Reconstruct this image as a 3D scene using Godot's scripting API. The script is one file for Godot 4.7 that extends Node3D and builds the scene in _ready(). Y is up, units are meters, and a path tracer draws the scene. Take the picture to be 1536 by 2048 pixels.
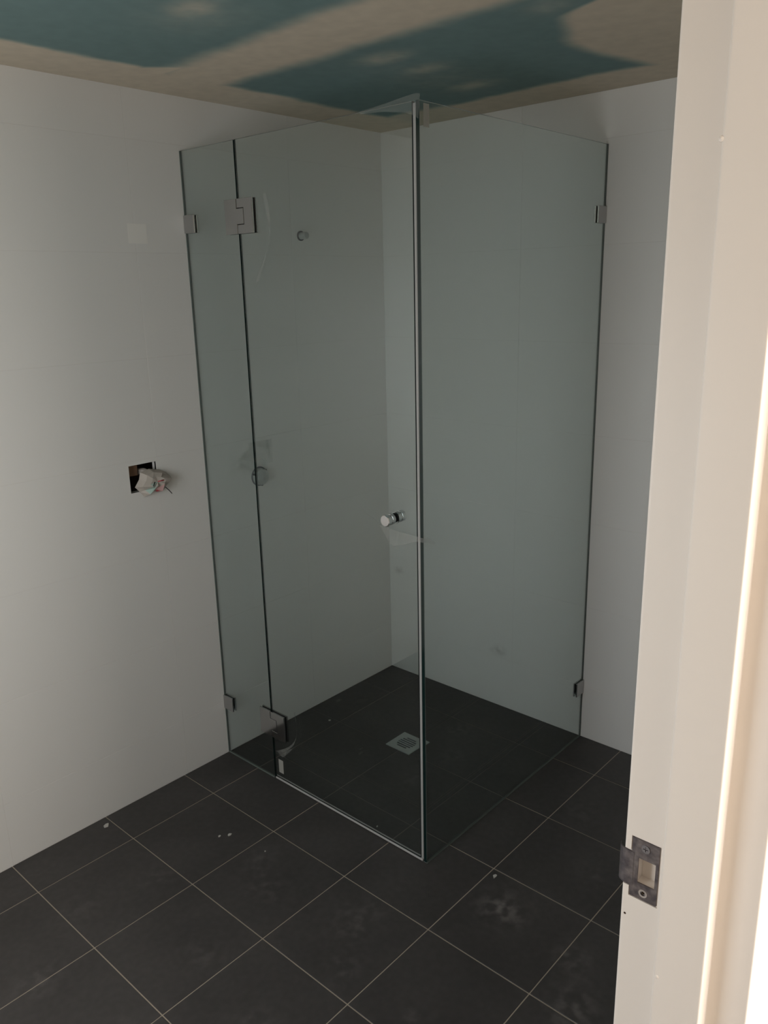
extends Node3D
# A frameless glass shower in the corner of a half-finished bathroom, seen from the hallway past the door jamb.
# x = 0 is the tiled wall on the left, z = 0 the tiled wall on the right, y = 0 the floor. Metres.

const GX0 := 0.1594      # first floor joint from the left wall
const GZ0 := 0.1895      # first floor joint from the right wall
const GX := 0.3
const GZ := 0.2949
const D := 0.8864        # outer face of the glass front
const W := 0.9035        # outer face of the glass side
const SPLIT := 0.252     # gap between narrow fixed panel and glass door
const GH := 1.977        # top of the glass
const GT := 0.010        # glass thickness
const CEIL := 2.1236
const BX := 1.836        # bathroom face of the door wall
const HX := 1.970        # hallway face of the door wall
const ZR := 1.700        # rebate face of the jamb
const ZEND := 2.75

var rng := RandomNumberGenerator.new()
var M := {}
var mesh_cache := {}


func _ready() -> void:
	rng.seed = 7
	# ---------- camera ----------
	var cam := Camera3D.new()
	cam.name = "camera"
	cam.fov = 2.0 * rad_to_deg(atan(1024.0 / 1619.248))
	cam.near = 0.02
	cam.far = 100.0
	var yaw := 0.735482
	var pitch := -0.271274
	var roll := -0.023268
	var f := Vector3(-sin(yaw) * cos(pitch), sin(pitch), -cos(yaw) * cos(pitch))
	var r := f.cross(Vector3.UP).normalized()
	var u := r.cross(f)
	var r2 := r * cos(roll) + u * sin(roll)
	var u2 := -r * sin(roll) + u * cos(roll)
	cam.transform = Transform3D(Basis(r2, u2, -f), Vector3(2.13916, 1.58343, 2.39797))
	add_child(cam)
	cam.current = true

	# ---------- sky and exposure ----------
	var env := Environment.new()
	env.background_mode = Environment.BG_SKY
	var sky := Sky.new()
	var psky := ProceduralSkyMaterial.new()
	psky.sky_top_color = Color(0.72, 0.78, 0.86)
	psky.sky_horizon_color = Color(0.88, 0.89, 0.90)
	psky.ground_bottom_color = Color(0.42, 0.40, 0.37)
	psky.ground_horizon_color = Color(0.70, 0.69, 0.66)
	psky.sky_energy_multiplier = 1.6
	psky.ground_energy_multiplier = 1.0
	sky.sky_material = psky
	env.sky = sky
	env.ambient_light_source = Environment.AMBIENT_SOURCE_DISABLED
	env.tonemap_mode = Environment.TONE_MAPPER_LINEAR
	env.tonemap_exposure = 1.0
	env.sdfgi_enabled = true
	env.ssao_enabled = true
	env.ssil_enabled = true
	var we := WorldEnvironment.new()
	we.name = "world_environment"
	we.environment = env
	add_child(we)

	# ---------- daylight: the hallway window beyond the doorway, the bathroom's own window behind the door side ----------
	var day := AreaLight3D.new()
	day.name = "hallway_window_daylight"
	day.area_size = Vector2(WZ1 - WZ0 - 0.1, WY1 - WY0 - 0.1)
	day.light_color = Color(1.0, 0.955, 0.905)
	day.light_energy = 6.1
	day.rotation.y = PI / 2
	day.position = Vector3(HWX - 0.03, (WY0 + WY1) / 2, (WZ0 + WZ1) / 2)
	var day2 := AreaLight3D.new()
	day2.name = "bathroom_window_daylight"
	day2.area_size = Vector2(BW1 - BW0 - 0.1, BY1 - BY0 - 0.1)
	day2.light_color = Color(0.95, 0.98, 1.0)
	day2.light_energy = 1.12
	day2.position = Vector3((BW0 + BW1) / 2, (BY0 + BY1) / 2, ZEND - 0.01)
	for l in [day, day2]:
		l.area_normalize_energy = true
		l.shadow_enabled = true
		add_child(l)

	materials()
	build_floor()
	build_walls()
	build_ceiling()
	build_hallway()
	build_door_frame()
	build_shower()
	build_wall_fittings()
	build_small_things()


# hallway window
const HWX := 3.6
const WZ0 := 0.5
const WZ1 := 2.2
const WY0 := 0.9
const WY1 := 2.05
# bathroom window, in the wall opposite the shower's side
const BW0 := 0.50
const BW1 := 1.35
const BY0 := 0.75
const BY1 := 1.65


# ====================================================================== materials
func mat(name_: String, c: Color, rough := 0.5, metal := 0.0) -> StandardMaterial3D:
	var m := StandardMaterial3D.new()
	m.resource_name = name_
	m.albedo_color = c
	m.roughness = rough
	m.metallic = metal
	M[name_] = m
	return m


func c8(r_: float, g_: float, b_: float) -> Color:
	return Color(r_ / 255.0, g_ / 255.0, b_ / 255.0)


func noise(seed_: int, freq: float, oct := 3) -> FastNoiseLite:
	var n := FastNoiseLite.new()
	n.seed = seed_
	n.noise_type = FastNoiseLite.TYPE_SIMPLEX_SMOOTH
	n.frequency = freq
	n.fractal_octaves = oct
	return n


func materials() -> void:
	mat("wall_tile", c8(227, 223, 217), 0.38)
	mat("wall_grout", c8(222, 217, 210), 0.9)
	mat("wall_patch", c8(236, 231, 223), 0.7)
	mat("bare_ring", c8(168, 158, 150), 0.6)
	mat("floor_grout", c8(168, 155, 138), 0.95)
	mat("plaster_wall", c8(232, 229, 223), 0.85)
	mat("hall_floor", c8(170, 166, 160), 0.6)
	mat("jamb_paint", c8(236, 226, 216), 0.45)
	mat("chrome", c8(214, 214, 216), 0.07, 1.0)
	mat("satin_chrome", c8(184, 184, 184), 0.12, 1.0)
	mat("dull_steel", c8(142, 138, 140), 0.55, 0.8)
	var bs := mat("brushed_steel", Color.WHITE, 0.42, 0.9)
	var wear := NoiseTexture2D.new()
	wear.width = 256
	wear.height = 256
	wear.seamless = true
	wear.noise = noise(31, 0.02, 4)
	var ramp := Gradient.new()
	ramp.set_color(0, c8(104, 98, 104))
	ramp.set_color(1, c8(168, 160, 158))
	wear.color_ramp = ramp
	bs.albedo_texture = wear
	bs.uv1_triplanar = true
	bs.uv1_world_triplanar = true
	bs.uv1_scale = Vector3.ONE * 14.0
	mat("grate_steel", c8(186, 190, 186), 0.42, 0.5)
	mat("black_rubber", c8(22, 22, 23), 0.6)
	mat("glass_edge", c8(12, 34, 32), 0.12)
	mat("seal", c8(176, 173, 169), 0.18)
	mat("silicone", c8(96, 104, 98), 0.35)
	mat("glass_wall_edge", c8(74, 84, 79), 0.3)
	mat("shower_grout", c8(104, 98, 92), 0.95)
	mat("white_label", c8(205, 200, 192), 0.6)
	mat("timber", c8(120, 92, 70), 0.8)
	mat("cavity", c8(104, 90, 82), 0.95)
	mat("bag", Color.WHITE, 0.55).vertex_color_use_as_albedo = true
	mat("red_wire", c8(170, 30, 45), 0.4)
	mat("black_wire", c8(28, 22, 24), 0.4)
	mat("grey_plastic", c8(120, 124, 128), 0.5)
	mat("dark_plastic", c8(58, 62, 66), 0.5)
	mat("pale_plastic", c8(170, 172, 167), 0.4)
	mat("chip", c8(190, 186, 178), 0.9)
	mat("window_frame", c8(235, 235, 232), 0.4)
	var g := mat("glass", c8(247, 255, 254), 0.0)
	g.transparency = BaseMaterial3D.TRANSPARENCY_ALPHA
	g.refraction_enabled = true
	g.refraction_scale = 0.05
	g.albedo_color.a = 0.0
	var wg := mat("window_glass", c8(200, 215, 210), 0.02)
	wg.transparency = BaseMaterial3D.TRANSPARENCY_ALPHA
	wg.albedo_color.a = 0.03
	var fl := mat("film", c8(205, 205, 198), 0.2)
	fl.transparency = BaseMaterial3D.TRANSPARENCY_ALPHA
	fl.albedo_color.a = 0.10
	var tp := mat("tape_film", c8(200, 198, 190), 0.22)
	tp.transparency = BaseMaterial3D.TRANSPARENCY_ALPHA
	tp.albedo_color.a = 0.13
	var lb := mat("frosted_label", c8(196, 192, 184), 0.2)
	lb.transparency = BaseMaterial3D.TRANSPARENCY_ALPHA
	lb.albedo_color.a = 0.55
	floor_material()
	ceiling_material()
	stained_material()


const FL := 2.4   # metres covered by the floor and ceiling pictures

func floor_material() -> void:
	var n := 640
	var im := Image.create(n, n, false, Image.FORMAT_RGB8)
	var a := noise(3, 3.0, 4)
	var b := noise(5, 40.0, 2)
	var d := noise(9, 11.0, 4)
	# dust prints and smears: x, z, radius x, radius z, strength
	var spots := [
		[1.16, 0.89, 0.07, 0.06, 0.75], [0.90, 1.17, 0.06, 0.08, 0.35], [0.98, 1.30, 0.05, 0.05, 0.3],
		[0.62, 1.24, 0.07, 0.05, 0.32], [0.52, 1.18, 0.04, 0.05, 0.3], [0.36, 1.42, 0.05, 0.06, 0.22],
		[0.68, 1.50, 0.06, 0.05, 0.22], [0.30, 1.62, 0.06, 0.06, 0.18], [0.95, 1.55, 0.06, 0.05, 0.32],
		[1.28, 0.62, 0.05, 0.04, 0.25], [1.12, 0.40, 0.05, 0.06, 0.25], [1.38, 0.92, 0.05, 0.05, 0.4],
		[1.45, 1.04, 0.06, 0.07, 0.5], [1.50, 1.12, 0.05, 0.04, 0.45], [0.62, 0.40, 0.05, 0.04, 0.3],
		[0.53, 0.25, 0.05, 0.05, 0.35], [0.60, 0.60, 0.05, 0.08, 0.18], [0.10, 0.30, 0.05, 0.06, 0.2],
		[0.45, 1.80, 0.05, 0.06, 0.3], [0.75, 1.75, 0.06, 0.05, 0.3], [1.20, 1.30, 0.04, 0.05, 0.25]]
	for j in n:
		for i in n:
			var x := float(i) / n * FL
			var z := float(j) / n * FL
			var v := 0.242 + 0.032 * a.get_noise_2d(x, z) + 0.020 * b.get_noise_2d(x, z)
			var dust := 0.0
			for s in spots:
				var e: float = pow((x - s[0]) / s[2], 2) + pow((z - s[1]) / s[3], 2)
				if e < 3.0:
					dust += s[4] * exp(-e * 1.2) * clampf(0.35 + 1.6 * d.get_noise_2d(x * 2.2, z * 2.2), 0.0, 1.0)
			v += 0.25 * dust
			im.set_pixel(i, j, Color(v * 1.02, v * 0.965, v * 0.94))
	var m := mat("floor_tile", Color.WHITE, 0.5)
	m.albedo_texture = ImageTexture.create_from_image(im)
	m.uv1_triplanar = true
	m.uv1_world_triplanar = true
	m.uv1_scale = Vector3.ONE / FL


# one wall tile with two grey hand smudges
func stained_material() -> void:
	var n := 256
	var im := Image.create(n, n, false, Image.FORMAT_RGB8)
	var d := noise(41, 26.0, 4)
	for j in n:
		for i in n:
			var x := float(i) / n * 0.6
			var y := (1.0 - float(j) / n) * 0.6
			var k := 0.0
			for q in [[0.536, 0.229, 0.030, 0.020, 0.5], [0.050, 0.447, 0.022, 0.016, 0.4]]:
				var e: float = pow((x - q[0]) / q[2], 2) + pow((y - q[1]) / q[3], 2)
				k += q[4] * exp(-e) * clampf(0.55 + 0.9 * d.get_noise_2d(x, y), 0.0, 1.0)
			var o := c8(227, 223, 217).lerp(c8(150, 146, 140), clampf(k, 0.0, 1.0))
			im.set_pixel(i, j, o)
	var m := mat("stained_tile", Color.WHITE, 0.38)
	m.albedo_texture = ImageTexture.create_from_image(im)
	m.uv1_triplanar = true
	m.uv1_world_triplanar = true
	m.uv1_scale = Vector3.ONE / 0.6


# Moisture board with skimmed joints: the board is teal, the filler pale
func ceiling_material() -> void:
	var n := 640
	var im := Image.create(n, n, false, Image.FORMAT_RGB8)
	var a := noise(21, 2.2, 3)
	var b := noise(22, 6.0, 3)
	var c := noise(23, 18.0, 2)
	var board := c8(110, 134, 133)
	var fill := c8(203, 190, 170)
	var screws := [[0.671, 0.735, 0.075, 0.048, 0.75], [0.672, 0.580, 0.08, 0.05, 0.65], [0.653, 0.345, 0.085, 0.05, 0.65], [0.64, 0.50, 0.13, 0.26, 0.22], [0.655, 1.285, 0.075, 0.05, 0.75], [0.62, 1.25, 0.12, 0.10, 0.25], [1.16, 0.78, 0.05, 0.05, 0.4], [0.66, 1.75, 0.06, 0.05, 0.8], [1.25, 1.4, 0.06, 0.05, 0.8]]
	for j in n:
		for i in n:
			var x := float(i) / n * FL
			var z := float(j) / n * FL
			var w1 := 0.018 * a.get_noise_2d(x, z) + 0.012 * b.get_noise_2d(x, z)
			var k := 0.0
			k = maxf(k, 1.0 - smoothstep(0.180 + w1, 0.220 + w1, x))                 # along the left wall
			k = maxf(k, 1.0 - smoothstep(0.165 + w1, 0.215 + w1, z))                # along the right wall
			var lo := 0.845 + w1 + 0.02 * x
			var hi := 1.045 + w1 + 0.045 * x
			k = maxf(k, smoothstep(lo - 0.045, lo + 0.035, z) * (1.0 - smoothstep(hi - 0.035, hi + 0.05, z)))
			# rounded end joint of the sheet over the doorway side
			var e := 1.045 + 0.9 * pow(absf(z - 0.50), 1.35) * (0.9 if z > 0.5 else 0.25) + 0.6 * w1
			e = lerpf(e, 1.5, smoothstep(0.70, 0.86, z))
			k = maxf(k, smoothstep(e - 0.02, e + 0.04, x))
			# softer corner where skimmed bands meet
			var cx := x - 0.2
			if z > 1.045 and cx + (z - 1.045) < 0.10 + w1:
				k = maxf(k, 1.0 - smoothstep(0.06, 0.10, cx + (z - 1.045)))
			for s in screws:
				var q: float = pow((x - s[0]) / s[2], 2) + pow((z - s[1]) / s[3], 2)
				if q < 4.0:
					k = maxf(k, s[4] * exp(-q * 1.1) * clampf(0.9 + 0.5 * b.get_noise_2d(x * 2.0, z * 2.0), 0.0, 1.0))
			k = clampf(k, 0.0, 1.0)
			var t := 1.0 + 0.03 * c.get_noise_2d(x, z)
			var o := board.lerp(fill, k)
			im.set_pixel(i, j, Color(o.r * t, o.g * t, o.b * t))
	var m := mat("ceiling_board", Color.WHITE, 0.9)
	m.albedo_texture = ImageTexture.create_from_image(im)
	m.uv1_triplanar = true
	m.uv1_world_triplanar = true
	m.uv1_scale = Vector3.ONE / FL


# ====================================================================== mesh helpers
func S() -> SurfaceTool:
	var st := SurfaceTool.new()
	st.begin(Mesh.PRIMITIVE_TRIANGLES)
	st.set_smooth_group(-1)
	return st


func tri(st: SurfaceTool, a: Vector3, b: Vector3, c: Vector3, from: Vector3) -> void:
	var nrm := (a - c).cross(a - b)
	if nrm.dot((a + b + c) / 3.0 - from) < 0.0:
		var t := b
		b = c
		c = t
	st.add_vertex(a)
	st.add_vertex(b)
	st.add_vertex(c)


func quad(st: SurfaceTool, a: Vector3, b: Vector3, c: Vector3, d: Vector3, from: Vector3) -> void:
	tri(st, a, b, c, from)
	tri(st, a, c, d, from)


# box between two corners with chamfered edges
func cbox(st: SurfaceTool, lo: Vector3, hi: Vector3, ch := 0.0) -> void:
	var mid := (lo + hi) / 2
	var h := (hi - lo) / 2
	ch = minf(ch, minf(h.x, minf(h.y, h.z)) * 0.9)
	if ch <= 0.0:
		for ax in 3:
			for sg in [-1.0, 1.0]:
				var p: Array[Vector3] = []
				for q in [[-1, -1], [1, -1], [1, 1], [-1, 1]]:
					var v := Vector3.ZERO
					v[ax] = sg * h[ax]
					v[(ax + 1) % 3] = q[0] * h[(ax + 1) % 3]
					v[(ax + 2) % 3] = q[1] * h[(ax + 2) % 3]
					p.append(mid + v)
				quad(st, p[0], p[1], p[2], p[3], mid)
		return
	for ax in 3:
		var a1 := (ax + 1) % 3
		var a2 := (ax + 2) % 3
		for sg in [-1.0, 1.0]:
			var p: Array[Vector3] = []
			for q in [[-1, -1], [1, -1], [1, 1], [-1, 1]]:
				var v := Vector3.ZERO
				v[ax] = sg * h[ax]
				v[a1] = q[0] * (h[a1] - ch)
				v[a2] = q[1] * (h[a2] - ch)
				p.append(mid + v)
			quad(st, p[0], p[1], p[2], p[3], mid)
		# edges along ax
		for s1 in [-1.0, 1.0]:
			for s2 in [-1.0, 1.0]:
				var e: Array[Vector3] = []
				for t in [[-1, 0], [1, 0], [1, 1], [-1, 1]]:
					var v := Vector3.ZERO
					v[ax] = t[0] * (h[ax] - ch)
					v[a1] = s1 * (h[a1] - (ch if t[1] == 1 else 0.0))
					v[a2] = s2 * (h[a2] - (0.0 if t[1] == 1 else ch))
					e.append(mid + v)
				quad(st, e[0], e[1], e[2], e[3], mid)
	for sx in [-1.0, 1.0]:
		for sy in [-1.0, 1.0]:
			for sz in [-1.0, 1.0]:
				var sgn := Vector3(sx, sy, sz)
				tri(st, mid + sgn * Vector3(h.x, h.y - ch, h.z - ch), mid + sgn * Vector3(h.x - ch, h.y, h.z - ch), mid + sgn * Vector3(h.x - ch, h.y - ch, h.z), mid)


# straight prism: polygon in the plane across an axis, from a to b along it
func prism(st: SurfaceTool, poly: PackedVector2Array, axis: int, a: float, b: float) -> void:
	var put := func(q: Vector2, t: float) -> Vector3:
		if axis == 0:
			return Vector3(t, q.y, q.x)
		if axis == 1:
			return Vector3(q.x, t, q.y)
		return Vector3(q.x, q.y, t)
	var idx := Geometry2D.triangulate_polygon(poly)
	var mid := Vector2.ZERO
	for q in poly:
		mid += q / poly.size()
	for k in range(0, idx.size(), 3):
		for t in [a, b]:
			var from: Vector3 = put.call((poly[idx[k]] + poly[idx[k + 1]] + poly[idx[k + 2]]) / 3, (a + b) / 2)
			tri(st, put.call(poly[idx[k]], t), put.call(poly[idx[k + 1]], t), put.call(poly[idx[k + 2]], t), from)
	var ccw := not Geometry2D.is_polygon_clockwise(poly)
	for k in poly.size():
		var p := poly[k]
		var q := poly[(k + 1) % poly.size()]
		var out := Vector2((q - p).y, -(q - p).x).normalized() * (1.0 if ccw else -1.0)
		var from: Vector3 = put.call((p + q) / 2 - out * 0.01, (a + b) / 2)
		quad(st, put.call(p, a), put.call(q, a), put.call(q, b), put.call(p, b), from)


# turned shape: profile of (along axis, radius) about a point and axis
func lathe(st: SurfaceTool, at: Vector3, axis: Vector3, prof: Array, n := 32) -> void:
	var a := axis.normalized()
	var s := (Vector3.UP if absf(a.y) < 0.9 else Vector3.RIGHT).cross(a).normalized()
	var t := a.cross(s)
	for k in prof.size() - 1:
		var p: Vector2 = prof[k]
		var q: Vector2 = prof[k + 1]
		for i in n:
			var f0 := TAU * i / n
			var f1 := TAU * (i + 1) / n
			var d0 := s * cos(f0) + t * sin(f0)
			var d1 := s * cos(f1) + t * sin(f1)
			var pv := [at + a * p.x + d0 * p.y, at + a * p.x + d1 * p.y, at + a * q.x + d1 * q.y, at + a * q.x + d0 * q.y]
			var dq := q - p
			var out2 := Vector2(-dq.y, dq.x).normalized()     # outward for a profile running along +axis
			var m2 := (p + q) / 2
			var dm := (d0 + d1).normalized()
			var from := at + a * (m2.x - out2.x * 0.001) + dm * (m2.y - out2.y * 0.001)
			if p.y > 1e-6:
				tri(st, pv[0], pv[1], pv[2], from)
			if q.y > 1e-6:
				tri(st, pv[0], pv[2], pv[3], from)


func tube(st: SurfaceTool, pts: Array, rad: float, n := 8) -> void:
	var rings := []
	for i in pts.size():
		var p: Vector3 = pts[i]
		var nx: Vector3 = pts[mini(i + 1, pts.size() - 1)]
		var pr: Vector3 = pts[maxi(i - 1, 0)]
		var a := (nx - pr).normalized()
		var s := (Vector3.UP if absf(a.y) < 0.9 else Vector3.RIGHT).cross(a).normalized()
		var t := a.cross(s)
		var ring := []
		for k in n:
			ring.append(p + (s * cos(TAU * k / n) + t * sin(TAU * k / n)) * rad)
		rings.append(ring)
	for i in pts.size() - 1:
		var mid: Vector3 = (pts[i] + pts[i + 1]) / 2
		for k in n:
			quad(st, rings[i][k], rings[i][(k + 1) % n], rings[i + 1][(k + 1) % n], rings[i + 1][k], mid)
	for e in [0, pts.size() - 1]:
		var inner: Vector3 = pts[1] if e == 0 else pts[pts.size() - 2]
		for k in range(1, n - 1):
			tri(st, rings[e][0], rings[e][k], rings[e][k + 1], inner)


func commit(st: SurfaceTool, m: Material, into: ArrayMesh = null) -> ArrayMesh:
	st.generate_normals()
	st.set_material(m)
	return st.commit(into)


func obj(called: String, st: SurfaceTool, m: Material, parent: Node = self) -> MeshInstance3D:
	return put_mesh(called, commit(st, m), parent)


func put_mesh(called: String, mesh: Mesh, parent: Node = self) -> MeshInstance3D:
	var o := MeshInstance3D.new()
	o.name = called
	o.mesh = mesh
	o.cast_shadow = GeometryInstance3D.SHADOW_CASTING_SETTING_ON
	parent.add_child(o, true)
	return o


func thing(called: String, label: String, category: String, at := Vector3.ZERO, group := "") -> Node3D:
	var o := Node3D.new()
	o.name = called
	add_child(o, true)
	o.position = at
	tag(o, label, category, group)
	return o


func tag(o: Node, label: String, category: String, group := "") -> void:
	o.set_meta("label", label)
	o.set_meta("category", category)
	if group:
		o.set_meta("group", group)


func structure(called: String, label: String, category: String) -> Node3D:
	var o := thing(called, label, category)
	o.set_meta("kind", "structure")
	return o


func box_obj(called: String, lo: Vector3, hi: Vector3, m: Material, parent: Node, ch := 0.0) -> MeshInstance3D:
	var st := S()
	cbox(st, lo, hi, ch)
	return obj(called, st, m, parent)


# a tile of that size, centred, shared between alike tiles
func tile_mesh(size: Vector3, ch: float) -> ArrayMesh:
	var key := "%.4f %.4f %.4f" % [size.x, size.y, size.z]
	if not mesh_cache.has(key):
		var st := S()
		cbox(st, -size / 2, size / 2, ch)
		mesh_cache[key] = commit(st, null)
	return mesh_cache[key]


func tile_at(called: String, lo: Vector3, hi: Vector3, m: Material, parent: Node, ch: float) -> MeshInstance3D:
	var o := put_mesh(called, tile_mesh(hi - lo, ch), parent)
	o.position = (lo + hi) / 2
	o.material_override = m
	return o


func cuts(start: float, pitch: float, lo: float, hi: float) -> Array:
	var out := [lo]
	var k := start
	while k > lo + 0.01:
		k -= pitch
	while k < hi - 0.005:
		if k > lo + 0.01:
			out.append(k)
		k += pitch
	out.append(hi)
	return out


# ====================================================================== the room
func build_floor() -> void:
	var fl := structure("floor", "dark charcoal square floor tiles with pale grout lines", "floor")
	var st := S()
	floor_slab(st, Vector3(-0.008, -0.10, -0.008), Vector3(BX, -0.0012, ZEND), 0.0)
	obj("grout_bed", st, M.floor_grout, fl)
	st = S()
	floor_slab(st, Vector3(0.0, -0.02, 0.0), Vector3(W, -0.0010, D), 0.0)
	obj("grout_bed", st, M.shower_grout, fl)
	var xs := cuts(GX0, GX, 0.0, BX)
	var zs := cuts(GZ0, GZ, 0.0, ZEND)
	var g := 0.0014
	for i in xs.size() - 1:
		for j in zs.size() - 1:
			var up := snappedf(rng.randf_range(-0.0002, 0.0002), 0.0001)
			var lo := Vector3(xs[i] + (g if i else 0.0), -0.009, zs[j] + (g if j else 0.0))
			var hi := Vector3(xs[i + 1] - g, up, zs[j + 1] - g)
			if lo.x < DRAIN_HI.x and hi.x > DRAIN_LO.x and lo.z < DRAIN_HI.y and hi.z > DRAIN_LO.y:
				st = S()
				floor_slab(st, lo, hi, 0.0)
				obj("tile", st, M.floor_tile, fl)
			else:
				tile_at("tile", lo, hi, M.floor_tile, fl, 0.0006)


# opening in the floor for the drain: x, z
const DRAIN_LO := Vector2(0.4145, 0.3985)
const DRAIN_HI := Vector2(0.4945, 0.4785)

# a slab of the floor with the drain opening left out
func floor_slab(st: SurfaceTool, lo: Vector3, hi: Vector3, ch: float) -> void:
	var x0 := clampf(DRAIN_LO.x, lo.x, hi.x)
	var x1 := clampf(DRAIN_HI.x, lo.x, hi.x)
	var z0 := clampf(DRAIN_LO.y, lo.z, hi.z)
	var z1 := clampf(DRAIN_HI.y, lo.z, hi.z)
	for q in [[lo.x, x0, lo.z, hi.z], [x1, hi.x, lo.z, hi.z], [x0, x1, lo.z, z0], [x0, x1, z1, hi.z]]:
		if q[1] - q[0] > 0.0001 and q[3] - q[2] > 0.0001:
			cbox(st, Vector3(q[0], lo.y, q[2]), Vector3(q[1], hi.y, q[3]), ch)


func wall_rows() -> Array:
	return [0.001, 0.2, 0.5, 0.8, 1.1, 1.3965, 1.693, 1.993, CEIL]


# tiles on a wall whose face is x = 0 (across 0) or z = 0 (across 2)
func tile_wall(parent: Node, across: int, joints: Array, face := 0.0, inward := 1.0, holed := false) -> void:
	var rows := wall_rows()
	var g := 0.0005
	for i in joints.size() - 1:
		for j in rows.size() - 1:
			var lo := Vector3(0, rows[j] + (g if j else 0.0), 0)
			var hi := Vector3(0, rows[j + 1] - (g if j < rows.size() - 2 else 0.0), 0)
			var al := 2 if across == 0 else 0
			lo[al] = joints[i] + (g if i else 0.0)
			hi[al] = joints[i + 1] - (g if i < joints.size() - 2 else 0.0)
			lo[across] = minf(face, face - 0.008 * inward)
			hi[across] = maxf(face, face - 0.008 * inward)
			var m: Material = M.wall_tile
			if holed and holed_tile(parent, lo, hi, m):
				continue
			if across == 2 and face == 0.0 and i == 0 and j == 1:
				m = M.stained_tile
			tile_at("tile", lo, hi, m, parent, 0.0002)


const HOLE_LO := Vector2(1.066, 1.004)   # z, y of the opening in the tiled wall
const HOLE_HI := Vector2(1.159, 1.087)

# the tile that the socket opening is cut through
func holed_tile(wl: Node, lo: Vector3, hi: Vector3, m: Material) -> bool:
	if lo.z > HOLE_LO.x or hi.z < HOLE_HI.x or lo.y > HOLE_LO.y or hi.y < HOLE_HI.y:
		return false
	var t := S()
	cbox(t, Vector3(lo.x, lo.y, lo.z), Vector3(hi.x, hi.y, HOLE_LO.x), 0.0003)
	cbox(t, Vector3(lo.x, lo.y, HOLE_HI.x), Vector3(hi.x, hi.y, hi.z), 0.0)
	cbox(t, Vector3(lo.x, lo.y, HOLE_LO.x), Vector3(hi.x, HOLE_LO.y, HOLE_HI.x), 0.0)
	cbox(t, Vector3(lo.x, HOLE_HI.y, HOLE_LO.x), Vector3(hi.x, hi.y, HOLE_HI.x), 0.0)
	obj("tile", t, m, wl)
	return true


func build_walls() -> void:
	# left wall, with the opening for the socket box
	var wl := structure("wall_left", "white satin tiled wall with a cut socket opening", "wall")
	var st := S()
	for q in [[0.0, HOLE_LO.x, -0.1, CEIL], [HOLE_HI.x, ZEND, -0.1, CEIL], [HOLE_LO.x, HOLE_HI.x, -0.1, HOLE_LO.y], [HOLE_LO.x, HOLE_HI.x, HOLE_HI.y, CEIL]]:
		cbox(st, Vector3(-0.020, q[2], q[0]), Vector3(-0.0006, q[3], q[1]))
	obj("grout_backing", st, M.wall_grout, wl)
	box_obj("core", Vector3(-0.16, -0.1, -0.16), Vector3(-0.125, CEIL, ZEND), M.cavity, wl)
	st = S()
	for q in [[-0.16, 0.86, -0.1, CEIL], [1.30, ZEND, -0.1, CEIL], [0.86, 1.30, -0.1, 0.6], [0.86, 1.30, 1.5, CEIL]]:
		cbox(st, Vector3(-0.125, q[2], q[0]), Vector3(-0.020, q[3], q[1]))
	obj("lining", st, M.cavity, wl)
	var jl := [0.0, 0.46, 1.06, 1.66, 2.26, ZEND]
	tile_wall(wl, 0, jl, 0.0, 1.0, true)
	box_obj("wall_stud", Vector3(-0.060, 1.050, 1.118), Vector3(-0.021, 1.160, 1.150), M.timber, wl, 0.001)

	# right wall
	var wr := structure("wall_right", "white satin tiled wall behind the glass side panel", "wall")
	box_obj("grout_backing", Vector3(-0.0012, -0.1, -0.16), Vector3(BX + 0.134, CEIL, -0.0006), M.wall_grout, wr)
	tile_wall(wr, 2, [0.0, 0.6, 1.2, 1.8, BX])

	# wall with the doorway
	var wd := structure("wall_doorway", "white wall around the doorway", "wall")
	st = S()
	cbox(st, Vector3(BX, -0.1, -0.0), Vector3(HX, CEIL, ZR - 0.030))
	cbox(st, Vector3(BX, -0.1, 2.552), Vector3(HX, CEIL, ZEND))
	cbox(st, Vector3(BX, 2.062, ZR - 0.030), Vector3(HX, CEIL, 2.552))
	obj("plasterboard", st, M.plaster_wall, wd)

	# wall at the end of the bathroom, behind the door side
	var wn := structure("wall_rear", "plain white wall with the bathroom window", "wall")
	st = S()
	for q in [[-0.16, BW0, -0.1, CEIL], [BW1, HX, -0.1, CEIL], [BW0, BW1, -0.1, BY0], [BW0, BW1, BY1, CEIL]]:
		cbox(st, Vector3(q[0], q[2], ZEND), Vector3(q[1], q[3], ZEND + 0.12))
	obj("plasterboard", st, M.wall_tile, wn)
	var w := structure("window_2", "white framed bathroom window", "window")
	st = S()
	for q in [[BW0, BW0 + 0.05, BY0, BY1], [BW1 - 0.05, BW1, BY0, BY1], [BW0, BW1, BY0, BY0 + 0.05], [BW0, BW1, BY1 - 0.05, BY1]]:
		cbox(st, Vector3(q[0], q[2], ZEND + 0.03), Vector3(q[1], q[3], ZEND + 0.08), 0.002)
	obj("window_frame", st, M.window_frame, w)
	box_obj("pane", Vector3(BW0 + 0.05, BY0 + 0.05, ZEND + 0.052), Vector3(BW1 - 0.05, BY1 - 0.05, ZEND + 0.056), M.window_glass, w)


func build_ceiling() -> void:
	var c := structure("ceiling", "teal moisture board ceiling with pale skimmed joints", "ceiling")
	box_obj("plasterboard", Vector3(-0.16, CEIL, -0.16), Vector3(HX, CEIL + 0.1, ZEND + 0.12), M.ceiling_board, c)


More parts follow.
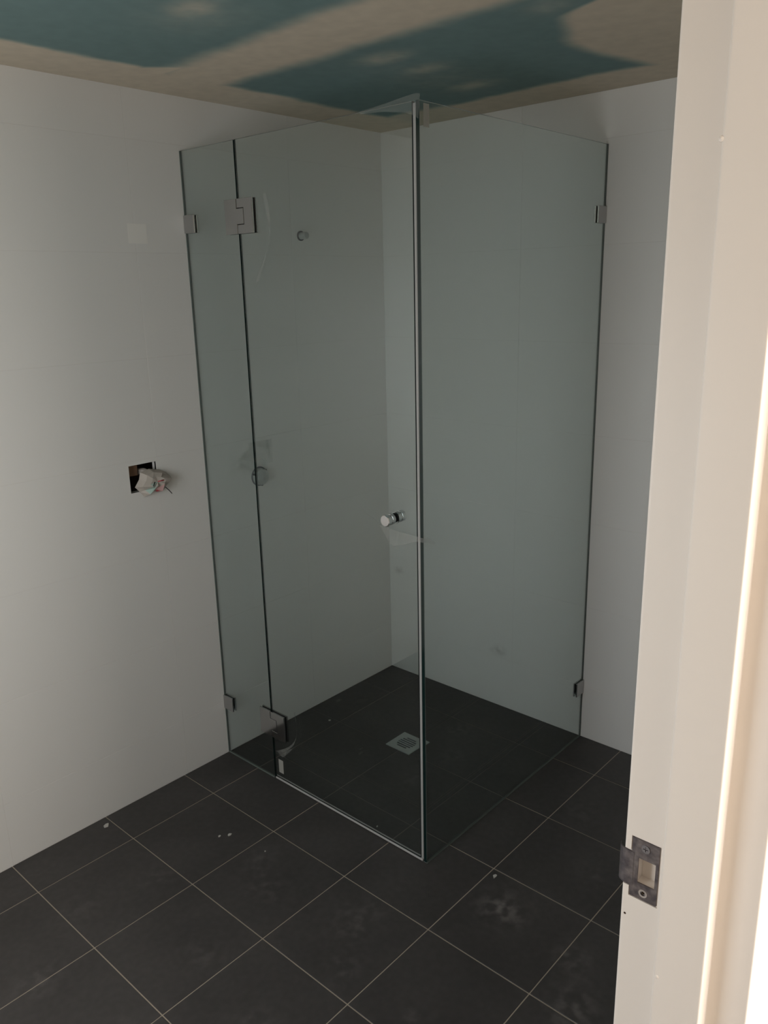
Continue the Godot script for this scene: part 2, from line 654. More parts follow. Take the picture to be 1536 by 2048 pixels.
func build_hallway() -> void:
	var fl := structure("hallway_floor", "plain pale floor of the hallway outside", "floor")
	box_obj("slab", Vector3(BX, -0.10, -0.8), Vector3(HWX + 0.1, -0.002, 5.2), M.hall_floor, fl)
	var c := structure("hallway_ceiling", "white painted ceiling of the hallway outside", "ceiling")
	box_obj("plasterboard", Vector3(HX, 2.5, -0.8), Vector3(HWX + 0.1, 2.6, 5.2), M.plaster_wall, c)
	var st := S()
	cbox(st, Vector3(HX, -0.1, -0.9), Vector3(HWX + 0.1, 2.6, -0.8))
	structure_mesh("wall_hallway_end", "white wall closing the hallway", st)
	st = S()
	cbox(st, Vector3(HX - 0.134, -0.1, 5.2), Vector3(HWX + 0.1, 2.6, 5.3))
	structure_mesh("wall_hallway_near", "white wall closing the other hallway end", st)
	st = S()
	cbox(st, Vector3(BX, -0.1, -0.9), Vector3(HX, 2.6, -0.16))
	cbox(st, Vector3(BX, -0.1, ZEND + 0.12), Vector3(HX, 2.6, 5.2))
	cbox(st, Vector3(BX, CEIL + 0.1, -0.16), Vector3(HX, 2.6, ZEND + 0.12))
	structure_mesh("wall_hallway_bathroom", "white hallway wall beyond the bathroom", st)
	st = S()
	cbox(st, Vector3(HWX, -0.1, -0.9), Vector3(HWX + 0.1, 2.6, WZ0))
	cbox(st, Vector3(HWX, -0.1, WZ1), Vector3(HWX + 0.1, 2.6, 5.3))
	cbox(st, Vector3(HWX, -0.1, WZ0), Vector3(HWX + 0.1, WY0, WZ1))
	cbox(st, Vector3(HWX, WY1, WZ0), Vector3(HWX + 0.1, 2.6, WZ1))
	structure_mesh("wall_hallway_window", "white hallway wall with the window", st)
	var w := structure("window_1", "wide white framed hallway window", "window")
	st = S()
	for q in [[WZ0, WZ0 + 0.05, WY0, WY1], [WZ1 - 0.05, WZ1, WY0, WY1], [WZ0, WZ1, WY0, WY0 + 0.05], [WZ0, WZ1, WY1 - 0.05, WY1], [(WZ0 + WZ1) / 2 - 0.02, (WZ0 + WZ1) / 2 + 0.02, WY0, WY1]]:
		cbox(st, Vector3(HWX + 0.03, q[2], q[0]), Vector3(HWX + 0.08, q[3], q[1]), 0.002)
	obj("window_frame", st, M.window_frame, w)
	box_obj("pane", Vector3(HWX + 0.052, WY0 + 0.05, WZ0 + 0.05), Vector3(HWX + 0.056, WY1 - 0.05, WZ1 - 0.05), M.window_glass, w)




func structure_mesh(called: String, label: String, st: SurfaceTool) -> void:
	var o := obj(called, st, M.plaster_wall)
	tag(o, label, "wall")
	o.set_meta("kind", "structure")


func soft_corner(p: Vector2, a: Vector2, b: Vector2, rad: float, n: int) -> PackedVector2Array:
	var out := PackedVector2Array()
	var s0 := p + (a - p).normalized() * rad
	var s1 := p + (b - p).normalized() * rad
	for k in n + 1:
		var t := float(k) / n
		out.append(s0.lerp(p, t).lerp(p.lerp(s1, t), t))
	return out


# Double-rebated timber jamb, head and strike plate
func build_door_frame() -> void:
	var dr := structure("door_1", "cream painted timber door frame with a steel strike plate", "door frame")
	var zs := ZR + 0.014     # stop face
	var zh := ZR - 0.006     # rebate on the hallway side
	var x1 := 1.8815
	var x2 := 1.9312
	var back := ZR - 0.030
	# profile in x, z
	var prof := PackedVector2Array()
	var corner := [Vector2(BX, back), Vector2(BX, ZR), Vector2(x1, ZR), Vector2(x1, zs), Vector2(x2, zs), Vector2(x2, zh), Vector2(HX, zh), Vector2(HX, back)]
	prof.append(corner[0])
	prof.append_array(soft_corner(corner[1], corner[0], corner[2], 0.003, 5))
	prof.append(corner[2])
	prof.append_array(soft_corner(corner[3], corner[2], corner[4], 0.003, 5))
	prof.append_array(soft_corner(corner[4], corner[3], corner[5], 0.002, 4))
	prof.append_array(soft_corner(corner[5], corner[4], corner[6], 0.0012, 3))
	prof.append_array(soft_corner(corner[6], corner[5], corner[7], 0.002, 4))
	prof.append(corner[7])
	var csg := CSGCombiner3D.new()
	csg.name = "jamb"
	dr.add_child(csg, true)
	var body := CSGPolygon3D.new()
	body.name = "jamb_body"
	var flip := PackedVector2Array()
	for q in prof:
		flip.append(Vector2(q.x, -q.y))
	body.polygon = flip
	body.mode = CSGPolygon3D.MODE_DEPTH
	body.depth = 2.06
	# polygon lies in x, y and is pushed along -z: turned so that depth runs up
	body.transform = Transform3D(Basis(Vector3(1, 0, 0), Vector3(0, 0, -1), Vector3(0, 1, 0)), Vector3(0, 2.06, 0))
	body.material = M.jamb_paint
	csg.add_child(body, true)
	var pocket := CSGBox3D.new()
	pocket.name = "latch_pocket"
	pocket.operation = CSGShape3D.OPERATION_SUBTRACTION
	pocket.size = Vector3(0.021, 0.034, 0.02)
	pocket.position = Vector3(1.8610, 0.9930, ZR - 0.005)
	pocket.material = M.jamb_paint
	csg.add_child(pocket, true)
	var housing := CSGBox3D.new()
	housing.name = "plate_housing"
	housing.operation = CSGShape3D.OPERATION_SUBTRACTION
	housing.size = Vector3(0.0315, 0.0735, 0.004)
	housing.position = Vector3(1.8592, 0.9945, ZR)
	housing.material = M.jamb_paint
	csg.add_child(housing, true)
	var lip_housing := CSGBox3D.new()
	lip_housing.name = "lip_housing"
	lip_housing.operation = CSGShape3D.OPERATION_SUBTRACTION
	lip_housing.size = Vector3(0.03, 0.044, 0.004)
	lip_housing.position = Vector3(1.838, 0.9915, ZR)
	lip_housing.material = M.jamb_paint
	csg.add_child(lip_housing, true)
	for q in [[1.8590, 0.9672, 0.0020, 0.030], [1.8412, 0.9330, 0.0013, 0.012]]:
		var bore := CSGCylinder3D.new()      # empty screw hole behind the plate, nail hole below it
		bore.name = "bore"
		bore.operation = CSGShape3D.OPERATION_SUBTRACTION
		bore.radius = q[2]
		bore.height = q[3]
		bore.sides = 16
		bore.rotation.x = PI / 2
		bore.position = Vector3(q[0], q[1], ZR)
		bore.material = M.timber
		csg.add_child(bore, true)
	# the hinge jamb on the other side and the head
	var st := S()
	var mirror := PackedVector2Array()
	for q in prof:
		mirror.append(Vector2(q.x, 4.222 - q.y))
	prism(st, mirror, 1, 0.0, 2.06)
	obj("jamb", st, M.jamb_paint, dr)
	st = S()
	var head := PackedVector2Array()
	for q in prof:
		head.append(Vector2(q.x, 2.06 - (q.y - back)))
	prism(st, head, 2, ZR - 0.001, 2.523)
	obj("head_jamb", st, M.jamb_paint, dr)
	# strike plate: flat plate with latch opening, curved lip, one screw and one empty screw hole
	var sp := CSGCombiner3D.new()
	sp.name = "strike_plate"
	dr.add_child(sp, true)
	sp.set_meta("label", "scratched steel strike plate with curved lip")
	var plate := CSGBox3D.new()
	plate.size = Vector3(0.029, 0.071, 0.0016)
	plate.position = Vector3(1.8590, 0.9945, ZR - 0.0008)
	plate.name = "plate"
	plate.material = M.brushed_steel
	sp.add_child(plate, true)
	var lip := CSGPolygon3D.new()
	lip.name = "lip"
	var lp := PackedVector2Array()
	var outer := []
	for q in [[1.847, 0.0], [1.8405, 0.0], [1.8375, -0.0002], [1.8345, -0.0010], [1.8318, -0.0026], [1.8296, -0.0050], [1.8284, -0.0080]]:
		outer.append(Vector2(q[0], ZR + 0.0004 + q[1]))
	for q in outer:
		lp.append(Vector2(q.x, -q.y))
	for k in 7:
		var q: Vector2 = outer[6 - k]
		lp.append(Vector2(q.x, -(q.y - 0.0016)))
	lip.polygon = lp
	lip.depth = 0.041
	lip.transform = Transform3D(Basis(Vector3(1, 0, 0), Vector3(0, 0, -1), Vector3(0, 1, 0)), Vector3(0, 1.012, 0))
	lip.material = M.brushed_steel
	sp.add_child(lip, true)
	var op := CSGBox3D.new()
	op.name = "latch_opening"
	op.operation = CSGShape3D.OPERATION_SUBTRACTION
	op.size = Vector3(0.0185, 0.030, 0.01)
	op.position = Vector3(1.8612, 0.9930, ZR)
	op.material = M.brushed_steel
	sp.add_child(op, true)
	for y in [1.0215, 0.9672]:
		var sh := CSGCylinder3D.new()
		sh.name = "screw_hole"
		sh.operation = CSGShape3D.OPERATION_SUBTRACTION
		sh.radius = 0.0022
		sh.height = 0.01
		sh.sides = 20
		sh.rotation.x = PI / 2
		sh.position = Vector3(1.8590, y, ZR)
		sh.material = M.brushed_steel
		sp.add_child(sh, true)
	var sc := CSGCombiner3D.new()
	sc.name = "screw"
	dr.add_child(sc, true)
	var hd := CSGCylinder3D.new()
	hd.name = "screw_head"
	hd.radius = 0.0046
	hd.height = 0.0032
	hd.sides = 28
	hd.rotation.x = PI / 2
	hd.position = Vector3(1.8590, 1.0215, ZR - 0.0008)
	hd.material = M.dull_steel
	sc.add_child(hd, true)
	for q in [Vector3(0.0010, 0.0054, 0.0024), Vector3(0.0054, 0.0010, 0.0024)]:
		var cr := CSGBox3D.new()
		cr.name = "cross_slot"
		cr.operation = CSGShape3D.OPERATION_SUBTRACTION
		cr.size = q
		cr.position = Vector3(1.8590, 1.0215, ZR + 0.0006)
		cr.material = M.dull_steel
		sc.add_child(cr, true)
	st = S()
	lathe(st, Vector3(1.8590, 0.9672, ZR - 0.0002), Vector3(0, 0, 1), [Vector2(0, 0.0022), Vector2(0, 0.0048), Vector2(0.0004, 0.0046), Vector2(0.0001, 0.0022)], 24)
	obj("countersink", st, M.bare_ring, dr)
	# paint runs and chips on the frame
	st = S()
	lathe(st, Vector3(1.8815, 1.688, ZR + 0.0125), Vector3(0, 0, 1), [Vector2(0, 0), Vector2(0, 0.0028), Vector2(0.0016, 0.0020), Vector2(0.0024, 0.0)], 10)
	obj("paint_blob", st, M.jamb_paint, dr)
	st = S()
	lathe(st, Vector3(1.8860, 0.8890, zs - 0.0004), Vector3(0, 0, 1), [Vector2(0, 0), Vector2(0, 0.0024), Vector2(0.0011, 0.0016), Vector2(0.0016, 0.0)], 10)
	obj("paint_blob", st, M.jamb_paint, dr)


# ====================================================================== the shower
# a sheet of glass: clear faces and dark green polished edges
func glass_sheet(called: String, lo: Vector3, hi: Vector3, parent: Node, wall_axis := -1) -> MeshInstance3D:
	var thin := 0
	var h := hi - lo
	for k in 3:
		if h[k] < h[thin]:
			thin = k
	var mid := (lo + hi) / 2
	var a := S()
	var b := S()
	var c := S()
	for ax in 3:
		for sg in [-1.0, 1.0]:
			var p: Array[Vector3] = []
			for q in [[-1, -1], [1, -1], [1, 1], [-1, 1]]:
				var v := Vector3.ZERO
				v[ax] = sg * h[ax] / 2
				v[(ax + 1) % 3] = q[0] * h[(ax + 1) % 3] / 2
				v[(ax + 2) % 3] = q[1] * h[(ax + 2) % 3] / 2
				p.append(mid + v)
			quad(a if ax == thin else (c if ax == wall_axis and sg < 0 else b), p[0], p[1], p[2], p[3], mid)
	var mesh := commit(a, M.glass)
	mesh = commit(b, M.glass_edge, mesh)
	if wall_axis >= 0:
		mesh = commit(c, M.glass_wall_edge, mesh)
	return put_mesh(called, mesh, parent)


# wall clamp on the glass front (along x) or on the side panel (along z): outer and inner plate, core against the wall
func clamp_bracket(parent: Node, y0: float, y1: float, side: bool) -> void:
	var n := Node3D.new()
	n.name = "wall_clamp"
	parent.add_child(n, true)
	n.set_meta("label", "square chrome wall clamp")
	var parts := [["outer_plate", 0.0004, 0.0058, 0.001, 0.051], ["inner_plate", -GT - 0.0058, -GT - 0.0004, 0.001, 0.051], ["wall_plate", -GT - 0.0004, 0.0004, 0.0005, 0.0038]]
	for q in parts:
		var st := S()
		if side:
			cbox(st, Vector3(W + q[1], y0, q[3]), Vector3(W + q[2], y1, q[4]), 0.0009)
		else:
			cbox(st, Vector3(q[3], y0, D + q[1]), Vector3(q[4], y1, D + q[2]), 0.0009)
		obj(q[0], st, M.satin_chrome, n)


# right-angled outline pushed along z, with a bevelled arris round its outer face
func bevelled(st: SurfaceTool, poly: PackedVector2Array, z0: float, z1: float, b: float, front: bool) -> void:
	var n := poly.size()
	var small := PackedVector2Array()
	for k in n:
		var p := poly[k]
		var e0 := (p - poly[(k + n - 1) % n]).normalized()
		var e1 := (poly[(k + 1) % n] - p).normalized()
		small.append(p + (Vector2(-e0.y, e0.x) + Vector2(-e1.y, e1.x)) * b)     # outlines run anticlockwise: inwards is left
	var zf := z1 if front else z0           # bevelled face
	var zm := z1 - b if front else z0 + b
	var zb := z0 if front else z1
	var mid := (z0 + z1) / 2
	var idx := Geometry2D.triangulate_polygon(small)
	for k in range(0, idx.size(), 3):
		var a := small[idx[k]]
		var c := small[idx[k + 1]]
		var d := small[idx[k + 2]]
		var m := (a + c + d) / 3
		tri(st, Vector3(a.x, a.y, zf), Vector3(c.x, c.y, zf), Vector3(d.x, d.y, zf), Vector3(m.x, m.y, mid))
	idx = Geometry2D.triangulate_polygon(poly)
	for k in range(0, idx.size(), 3):
		var a := poly[idx[k]]
		var c := poly[idx[k + 1]]
		var d := poly[idx[k + 2]]
		var m := (a + c + d) / 3
		tri(st, Vector3(a.x, a.y, zb), Vector3(c.x, c.y, zb), Vector3(d.x, d.y, zb), Vector3(m.x, m.y, mid))
	for k in n:
		var p := poly[k]
		var q := poly[(k + 1) % n]
		var sp := small[k]
		var sq := small[(k + 1) % n]
		var inw := Vector2(-(q - p).y, (q - p).x).normalized() * 0.004
		var from := Vector3((p.x + q.x) / 2 + inw.x, (p.y + q.y) / 2 + inw.y, mid)
		quad(st, Vector3(p.x, p.y, zb), Vector3(q.x, q.y, zb), Vector3(q.x, q.y, zm), Vector3(p.x, p.y, zm), from)
		quad(st, Vector3(p.x, p.y, zm), Vector3(q.x, q.y, zm), Vector3(sq.x, sq.y, zf), Vector3(sp.x, sp.y, zf), from)


# glass-to-glass hinge: a leaf with a tongue on the fixed panel, a leaf with a notch on the door
func hinge(parent: Node, y0: float, y1: float) -> void:
	var n := Node3D.new()
	n.name = "hinge"
	parent.add_child(n, true)
	n.set_meta("label", "square chrome glass hinge with interlocking leaves")
	var ym := (y0 + y1) / 2
	var t := 0.0205
	var left := PackedVector2Array([Vector2(0.200, y0), Vector2(0.2525, y0), Vector2(0.2525, ym - t), Vector2(0.2815, ym - t), Vector2(0.2815, ym + t), Vector2(0.2525, ym + t), Vector2(0.2525, y1), Vector2(0.200, y1)])
	var right := PackedVector2Array([Vector2(0.2545, y0), Vector2(0.3205, y0), Vector2(0.3205, y1), Vector2(0.2545, y1), Vector2(0.2545, ym + t + 0.0016), Vector2(0.2832, ym + t + 0.0016), Vector2(0.2832, ym - t - 0.0016), Vector2(0.2545, ym - t - 0.0016)])
	for q in [["outer_leaf", D + 0.0016, D + 0.0066], ["inner_leaf", D - GT - 0.0066, D - GT - 0.0016]]:
		for poly in [left, right]:
			var st := S()
			bevelled(st, poly, q[1], q[2], 0.0009, q[0] == "outer_leaf")
			obj(q[0], st, M.satin_chrome, n)
	for q in [[D, D + 0.0016], [D - GT - 0.0016, D - GT]]:
		for s in [[0.2015, 0.2475], [0.2595, 0.319]]:
			box_obj("gasket", Vector3(s[0], y0 + 0.0012, q[0]), Vector3(s[1], y1 - 0.0012, q[1]), M.black_rubber, n)
	var st2 := S()
	lathe(st2, Vector3(0.2530, ym - 0.018, D - 0.005), Vector3.UP, [Vector2(0, 0), Vector2(0, 0.0042), Vector2(0.036, 0.0042), Vector2(0.036, 0)], 16)
	obj("pin", st2, M.chrome, n)


# thin film: a strip of quads between two rows of points
func sheet(called: String, a: Array, b: Array, m: Material, parent: Node) -> MeshInstance3D:
	var st := S()
	for k in a.size() - 1:
		var mid: Vector3 = (a[k] + b[k + 1]) / 2 - Vector3(0, 0, 0.1)
		quad(st, a[k], a[k + 1], b[k + 1], b[k], mid)
	return obj(called, st, m, parent)


func build_shower() -> void:
	# narrow fixed panel against the left wall
	var fx := thing("glass_panel", "narrow fixed glass panel clamped to the left tiled wall", "glass panel")
	glass_sheet("pane", Vector3(0.003, 0.004, D - GT), Vector3(SPLIT - 0.0025, GH, D), fx, 0)
	clamp_bracket(fx, 1.749, 1.800, false)
	clamp_bracket(fx, 0.176, 0.227, false)
	var st := S()
	cbox(st, Vector3(0.0003, 0.001, D - GT - 0.001), Vector3(0.0032, GH, D + 0.0012))
	obj("silicone_bead", st, M.silicone, fx)
	st = S()
	prism(st, PackedVector2Array([Vector2(D - GT - 0.003, 0.0004), Vector2(D + 0.0016, 0.0004), Vector2(D + 0.0003, 0.0042), Vector2(D - GT, 0.0045)]), 0, 0.004, SPLIT - 0.004)
	obj("silicone_bead", st, M.silicone, fx)

	# glass door
	var dr := thing("shower_door", "wide hinged glass shower door with a chrome knob", "shower door")
	var xr := 0.8820
	glass_sheet("pane", Vector3(SPLIT + 0.0025, 0.009, D - GT), Vector3(xr, GH, D), dr)
	hinge(dr, 1.734, 1.826)
	hinge(dr, 0.160, 0.252)
	# knob, one turned half on either side
	var kp := [Vector2(0.0, 0.0), Vector2(0.0, 0.0085), Vector2(0.003, 0.0085), Vector2(0.003, 0.0142), Vector2(0.0040, 0.0150), Vector2(0.0140, 0.0150), Vector2(0.0146, 0.0136), Vector2(0.0168, 0.0136), Vector2(0.0174, 0.0150), Vector2(0.0300, 0.0150), Vector2(0.0312, 0.0138), Vector2(0.0313, 0.0)]
	for s in [[D + 0.001, 1.0], [D - GT - 0.001, -1.0]]:
		st = S()
		lathe(st, Vector3(0.8020, 1.0045, s[0]), Vector3(0, 0, s[1]), kp, 40)
		var kb := obj("knob", st, M.chrome, dr)
		st = S()
		lathe(st, Vector3(0.8020, 1.0045, s[0] - s[1] * 0.001), Vector3(0, 0, s[1]), [Vector2(0, 0), Vector2(0, 0.0125), Vector2(0.0035, 0.0125), Vector2(0.0035, 0)], 32)
		obj("washer", st, M.black_rubber, kb)
	# edge seal towards the side panel, and the drip seal along the bottom
	st = S()
	prism(st, PackedVector2Array([Vector2(xr + 0.0004, D - 0.0088), Vector2(xr + 0.0004, D - 0.0034), Vector2(xr + 0.0030, D - 0.0020), Vector2(xr + 0.0064, D - 0.0024), Vector2(xr + 0.0102, D - 0.0056), Vector2(xr + 0.0102, D - 0.0088)]), 1, 0.010, GH - 0.004)
	obj("edge_seal", st, M.seal, dr)
	st = S()
	prism(st, PackedVector2Array([Vector2(D - GT - 0.0008, 0.0135), Vector2(D - GT - 0.0008, 0.0025), Vector2(D + 0.0010, 0.0020), Vector2(D + 0.0020, 0.0036), Vector2(D + 0.0012, 0.0056), Vector2(D + 0.0002, 0.0086), Vector2(D - GT, 0.0086), Vector2(D - GT, 0.0135)]), 0, SPLIT + 0.004, xr + 0.008)
	obj("drip_seal", st, M.seal, dr)
	# label near the lower hinge
	var lo := box_obj("label_sticker", Vector3(0.274, 0.033, D + 0.0001), Vector3(0.2965, 0.082, D + 0.0004), M.frosted_label, dr)
	lo.set_meta("label", "pale blank sticker")
	# protective film still on the hinges
	var a1 := []
	var b1 := []
	for k in 13:
		var t := k / 12.0
		var y := 1.832 - 0.225 * t
		var bulge := 0.345 + 0.055 * sin(PI * (0.18 + 0.82 * t)) - 0.02 * t
		a1.append(Vector3(bulge, y, D + 0.002 + 0.006 * sin(PI * t)))
		b1.append(Vector3(bulge - 0.012 - 0.006 * sin(9.0 * t), y - 0.004, D + 0.001))
	sheet("protective_film", a1, b1, M.film, dr)
	var a2 := []
	var b2 := []
	for k in 13:
		var t := k / 12.0
		var y := 0.290 - 0.180 * t
		var edge := 0.372 + 0.022 * sin(PI * t * 0.9) - 0.10 * t * t * t
		a2.append(Vector3(edge, y, D + 0.002 + 0.010 * sin(PI * t)))
		b2.append(Vector3(edge - 0.006 - 0.012 * t, y - 0.003, D + 0.001))
	sheet("protective_film", a2, b2, M.film, dr)
	sheet("protective_film", [Vector3(0.272, 0.108, D + 0.001), Vector3(0.298, 0.124, D + 0.006), Vector3(0.332, 0.142, D + 0.010), Vector3(0.352, 0.152, D + 0.004)], [Vector3(0.274, 0.106, D + 0.001), Vector3(0.308, 0.106, D + 0.012), Vector3(0.326, 0.120, D + 0.014), Vector3(0.350, 0.148, D + 0.005)], M.tape_film, dr)
	# clear film lapped over the top of the door at the corner
	sheet("protective_film", [Vector3(0.725, GH + 0.001, D + 0.001), Vector3(0.80, GH + 0.006, D + 0.001), Vector3(0.86, GH + 0.012, D + 0.0), Vector3(0.895, GH + 0.014, D), Vector3(0.906, GH + 0.011, D)], [Vector3(0.725, GH - 0.005, D + 0.0012), Vector3(0.80, GH - 0.010, D + 0.0014), Vector3(0.86, GH - 0.020, D + 0.0016), Vector3(0.895, GH - 0.032, D + 0.002), Vector3(0.902, GH - 0.040, D + 0.002)], M.tape_film, dr)

	# side panel against the right wall
	var sd := thing("glass_panel", "wide fixed glass panel clamped to the right tiled wall", "glass panel")
	glass_sheet("pane", Vector3(W - GT, 0.004, 0.003), Vector3(W, GH, D), sd, 2)
	clamp_bracket(sd, 1.754, 1.803, true)
	clamp_bracket(sd, 0.175, 0.226, true)
	st = S()
	cbox(st, Vector3(W - GT - 0.001, 0.001, 0.0003), Vector3(W + 0.0012, GH, 0.0032))
	obj("silicone_bead", st, M.silicone, sd)
	st = S()
	prism(st, PackedVector2Array([Vector2(W - GT - 0.003, 0.0004), Vector2(W + 0.0014, 0.0004), Vector2(W + 0.0003, 0.0042), Vector2(W - GT, 0.0045)]), 2, 0.004, D - 0.001)
	obj("silicone_bead", st, M.silicone, sd)
	var l2 := box_obj("label_sticker", Vector3(W + 0.0001, 1.924, 0.852), Vector3(W + 0.0004, 1.972, 0.8725), M.frosted_label, sd)
	l2.set_meta("label", "pale blank sticker")

	# torn strip of clear tape hanging across the corner at the knob
	st = S()
	var tp := [[0.690, 1.0205, 0.690, 1.0195, 0.004], [0.715, 1.0085, 0.716, 1.0065, 0.012], [0.740, 0.9955, 0.742, 0.9920, 0.006], [0.765, 0.9830, 0.768, 0.9760, 0.012], [0.782, 0.9790, 0.778, 0.9540, 0.004], [0.800, 0.9780, 0.790, 0.9420, 0.011], [0.815, 0.9740, 0.806, 0.9300, 0.003], [0.830, 0.9745, 0.822, 0.9360, 0.009], [0.848, 0.9725, 0.842, 0.9420, 0.003], [0.862, 0.9735, 0.860, 0.9500, 0.007], [0.884, 0.972, 0.882, 0.958, 0.004], [0.9060, 0.971, 0.9060, 0.959, 0.004]]
	var ta := []
	var tb := []
	for q in tp:
		ta.append(Vector3(q[0], q[1], D + q[4]))
		tb.append(Vector3(q[2], q[3], D + q[4] * 0.6 + 0.001))
	ta.append(Vector3(0.9085, 0.968, 0.870))
	tb.append(Vector3(0.9055, 0.955, 0.872))
	ta.append(Vector3(0.914, 0.950, 0.850))
	tb.append(Vector3(0.909, 0.946, 0.853))
	var tape := sheet("tape_strip", ta, tb, M.tape_film, self)
	tag(tape, "crumpled strip of clear tape stuck below the shower knob", "tape")

	# floor waste
	var dn := thing("floor_drain", "square steel floor drain with slotted round grate", "drain", Vector3(0.4545, 0, 0.4385))
	var plate := CSGCombiner3D.new()
	plate.name = "plate"
	dn.add_child(plate, true)
	var pb := CSGBox3D.new()
	pb.name = "plate_body"
	pb.size = Vector3(0.108, 0.003, 0.104)
	pb.position.y = 0.0018
	pb.material = M.grate_steel
	plate.add_child(pb, true)
	for k in 6:
		var z := -0.0275 + 0.011 * k
		var half := sqrt(0.0345 * 0.0345 - z * z)
		var sl := CSGBox3D.new()
		sl.name = "slot"
		sl.operation = CSGShape3D.OPERATION_SUBTRACTION
		sl.size = Vector3(2 * half, 0.02, 0.0070)
		sl.position = Vector3(0, 0.0018, z)
		sl.material = M.grate_steel
		plate.add_child(sl, true)
	# trap pipe below the grate, open at the top
	st = S()
	lathe(st, Vector3.ZERO, Vector3.UP, [Vector2(0.0002, 0.0365), Vector2(-0.180, 0.0365), Vector2(-0.180, 0.0)], 32)
	lathe(st, Vector3.ZERO, Vector3.UP, [Vector2(-0.184, 0.0), Vector2(-0.184, 0.0395), Vector2(0.0002, 0.0395), Vector2(0.0002, 0.0365)], 32)
	obj("trap_pipe", st, M.grey_plastic, dn)


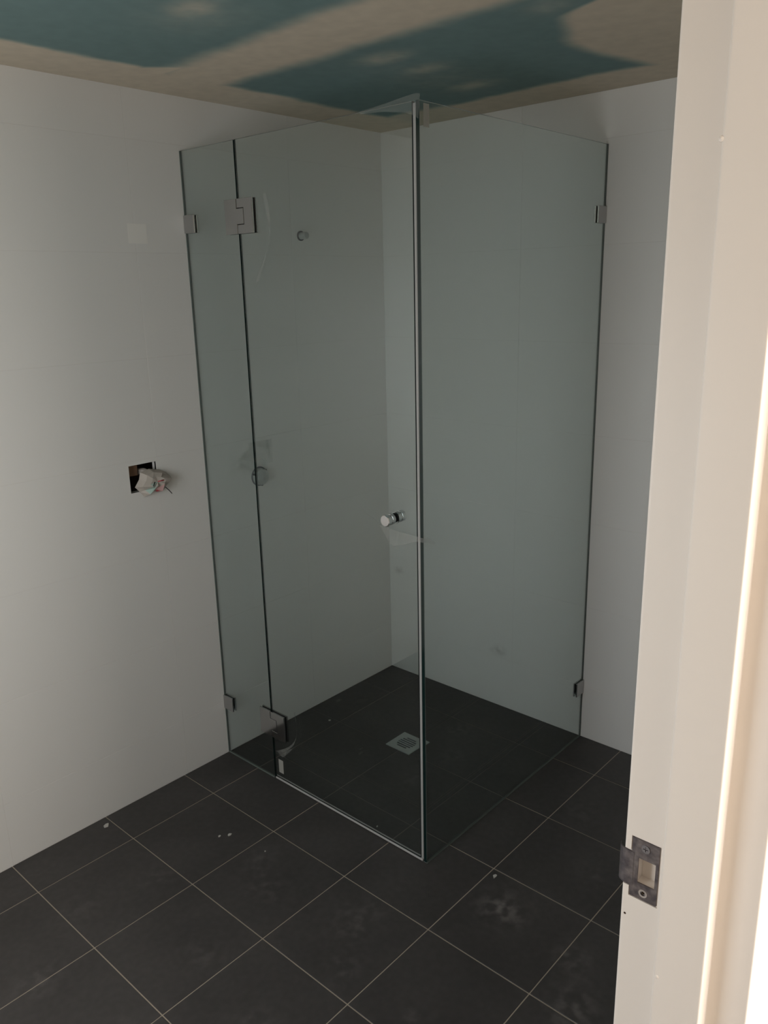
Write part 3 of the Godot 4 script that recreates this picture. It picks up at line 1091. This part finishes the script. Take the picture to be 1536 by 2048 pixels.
func build_wall_fittings() -> void:
	# roughed-in mixer body with its plastic cap, and the capped shower outlet above
	var mx := thing("mixer_stub", "capped shower mixer body sticking out of the tiled wall", "mixer", Vector3(0, 0.966, 0.664))
	var st := S()
	lathe(st, Vector3.ZERO, Vector3.RIGHT, [Vector2(0.0002, 0.0), Vector2(0.0002, 0.034), Vector2(0.0015, 0.034), Vector2(0.0015, 0.0)], 32)
	obj("rough_opening", st, M.grey_plastic, mx)
	st = S()
	lathe(st, Vector3.ZERO, Vector3.RIGHT, [Vector2(0.0015, 0.0), Vector2(0.0015, 0.029), Vector2(0.018, 0.028), Vector2(0.024, 0.024), Vector2(0.026, 0.0)], 32)
	obj("cap", st, M.pale_plastic, mx)
	for k in 3:
		var a := k * TAU / 3 + 0.4
		box_obj("clip", Vector3(0.0015, 0.030 * sin(a) - 0.003, 0.030 * cos(a) - 0.003), Vector3(0.012, 0.030 * sin(a) + 0.003, 0.030 * cos(a) + 0.003), M.dark_plastic, mx, 0.0008)
	var ol := thing("shower_outlet", "small capped pipe stub high on the tiled shower wall", "pipe stub", Vector3(0, 1.756, 0.419))
	st = S()
	lathe(st, Vector3.ZERO, Vector3.RIGHT, [Vector2(0.0002, 0.0), Vector2(0.0002, 0.0165), Vector2(0.003, 0.0165), Vector2(0.003, 0.0)], 24)
	obj("rough_opening", st, M.dark_plastic, ol)
	st = S()
	lathe(st, Vector3.ZERO, Vector3.RIGHT, [Vector2(0.003, 0.0), Vector2(0.003, 0.0115), Vector2(0.030, 0.0115), Vector2(0.032, 0.010), Vector2(0.032, 0.0)], 24)
	obj("plug", st, M.pale_plastic, ol)

	# cable bundle wrapped in crumpled plastic, hanging out of the socket opening
	var cb := thing("cable_bundle", "electrical cables wrapped in crumpled plastic hanging from the wall opening", "cable bundle")
	var rim := [Vector2(1.125, 1.063), Vector2(1.095, 1.069), Vector2(1.058, 1.060), Vector2(1.036, 1.048), Vector2(1.021, 1.032), Vector2(1.030, 1.020), Vector2(1.038, 1.009), Vector2(1.069, 0.991), Vector2(1.102, 1.006), Vector2(1.118, 0.986), Vector2(1.131, 1.003), Vector2(1.147, 1.021), Vector2(1.131, 1.042)]
	var c := Vector2(1.085, 1.032)
	var nz := noise(77, 60.0, 2)
	var hts := [0.036, 0.034, 0.026, 0.004]
	var rad := [0.0, 0.42, 0.78, 1.0]
	var plastic := Color(0.47, 0.415, 0.36)
	st = S()
	var pt := func(ring: int, k: int) -> Vector3:
		var q: Vector2 = c.lerp(rim[k % rim.size()], rad[ring])
		var wob := nz.get_noise_2d(q.x, q.y) * (0.014 if ring < 3 else 0.0)
		return Vector3(maxf(0.003, hts[ring] + wob), q.y, q.x)
	var print_of := func(v: Vector3) -> Color:      # pale green and pink print on the wrap
		if Vector2(v.z - 1.108, v.y - 1.012).length() < 0.013:
			return Color(0.36, 0.46, 0.40)
		if Vector2(v.z - 1.075, v.y - 1.000).length() < 0.016:
			return Color(0.50, 0.30, 0.28)
		return plastic
	var from := Vector3(0.0, c.y, c.x)
	for ring in 3:
		for k in rim.size():
			var a: Vector3 = pt.call(ring, k)
			var b: Vector3 = pt.call(ring, k + 1)
			var d: Vector3 = pt.call(ring + 1, k + 1)
			var e: Vector3 = pt.call(ring + 1, k)
			st.set_color(print_of.call((a + d) / 2))
			if ring > 0:
				tri(st, a, b, d, from - Vector3(0.05, 0, 0))
			st.set_color(print_of.call((d + e) / 2))
			tri(st, a, d, e, from - Vector3(0.05, 0, 0))
	for k in rim.size():
		st.set_color(plastic)
		tri(st, pt.call(3, k), pt.call(3, k + 1), Vector3(0.001, c.y, c.x), Vector3(0.05, c.y, c.x))
	# twisted neck that runs back into the opening
	st.set_color(plastic)
	tube(st, [Vector3(-0.05, 1.055, 1.105), Vector3(-0.015, 1.060, 1.100), Vector3(0.012, 1.052, 1.095)], 0.010, 8)
	obj("plastic_wrap", st, M.bag, cb)
	for q in [
		["red_wire", [Vector3(0.030, 1.031, 1.086), Vector3(0.040, 1.034, 1.078), Vector3(0.036, 1.033, 1.067)], 0.0016],
		["red_wire", [Vector3(0.020, 1.014, 1.062), Vector3(0.030, 1.010, 1.064), Vector3(0.030, 1.004, 1.078), Vector3(0.022, 1.001, 1.088)], 0.0018],
		["black_wire", [Vector3(0.018, 1.012, 1.066), Vector3(0.032, 1.009, 1.060), Vector3(0.036, 0.998, 1.051), Vector3(0.034, 0.986, 1.041)], 0.0013],
		["black_wire", [Vector3(0.026, 1.018, 1.112), Vector3(0.036, 1.022, 1.103), Vector3(0.033, 1.032, 1.096)], 0.0014]]:
		st = S()
		tube(st, q[1], q[2], 7)
		obj(q[0], st, M[q[0]], cb)

	# square of filler paper on the wall tiles
	var pp := box_obj("paper_patch", Vector3(0.0001, 1.718, 1.021), Vector3(0.0006, 1.771, 1.081), M.wall_patch, self)
	tag(pp, "small pale square sticker on the white wall tiles", "sticker")


func build_small_things() -> void:
	# crumbs of plaster left on the floor
	var spots := [
		[0.124, 0.502, 0.009, "plaster crumb on the shower floor between drain and tiled corner"],
		[0.685, 0.850, 0.005, "tiny plaster crumb just inside the shower door bottom seal"],
		[0.371, 1.171, 0.010, "larger plaster crumb of a pair on the tile near the left wall"],
		[0.352, 1.196, 0.007, "smaller plaster crumb of a pair on the tile near the left wall"],
		[0.044, 1.390, 0.015, "flat plaster flake against the left tiled wall"],
		[1.081, 0.806, 0.010, "thin plaster sliver beside the crossing joints past the glass corner"],
		[0.510, 1.150, 0.005, "tiny plaster crumb beside a joint in front of the shower door"]]
	for s in spots:
		var st := S()
		var n := 6
		var h: float = s[2] * 0.28
		var poly := PackedVector2Array()
		for k in n:
			var a := TAU * k / n
			poly.append(Vector2(cos(a) * s[2] * rng.randf_range(0.35, 0.6), sin(a) * s[2] * rng.randf_range(0.3, 0.95)))
		prism(st, poly, 1, 0.0, h)
		var o := obj("plaster_crumb", st, M.chip)
		o.position = Vector3(s[0], 0.0003, s[1])
		tag(o, s[3], "plaster crumb", "plaster crumbs on the floor")
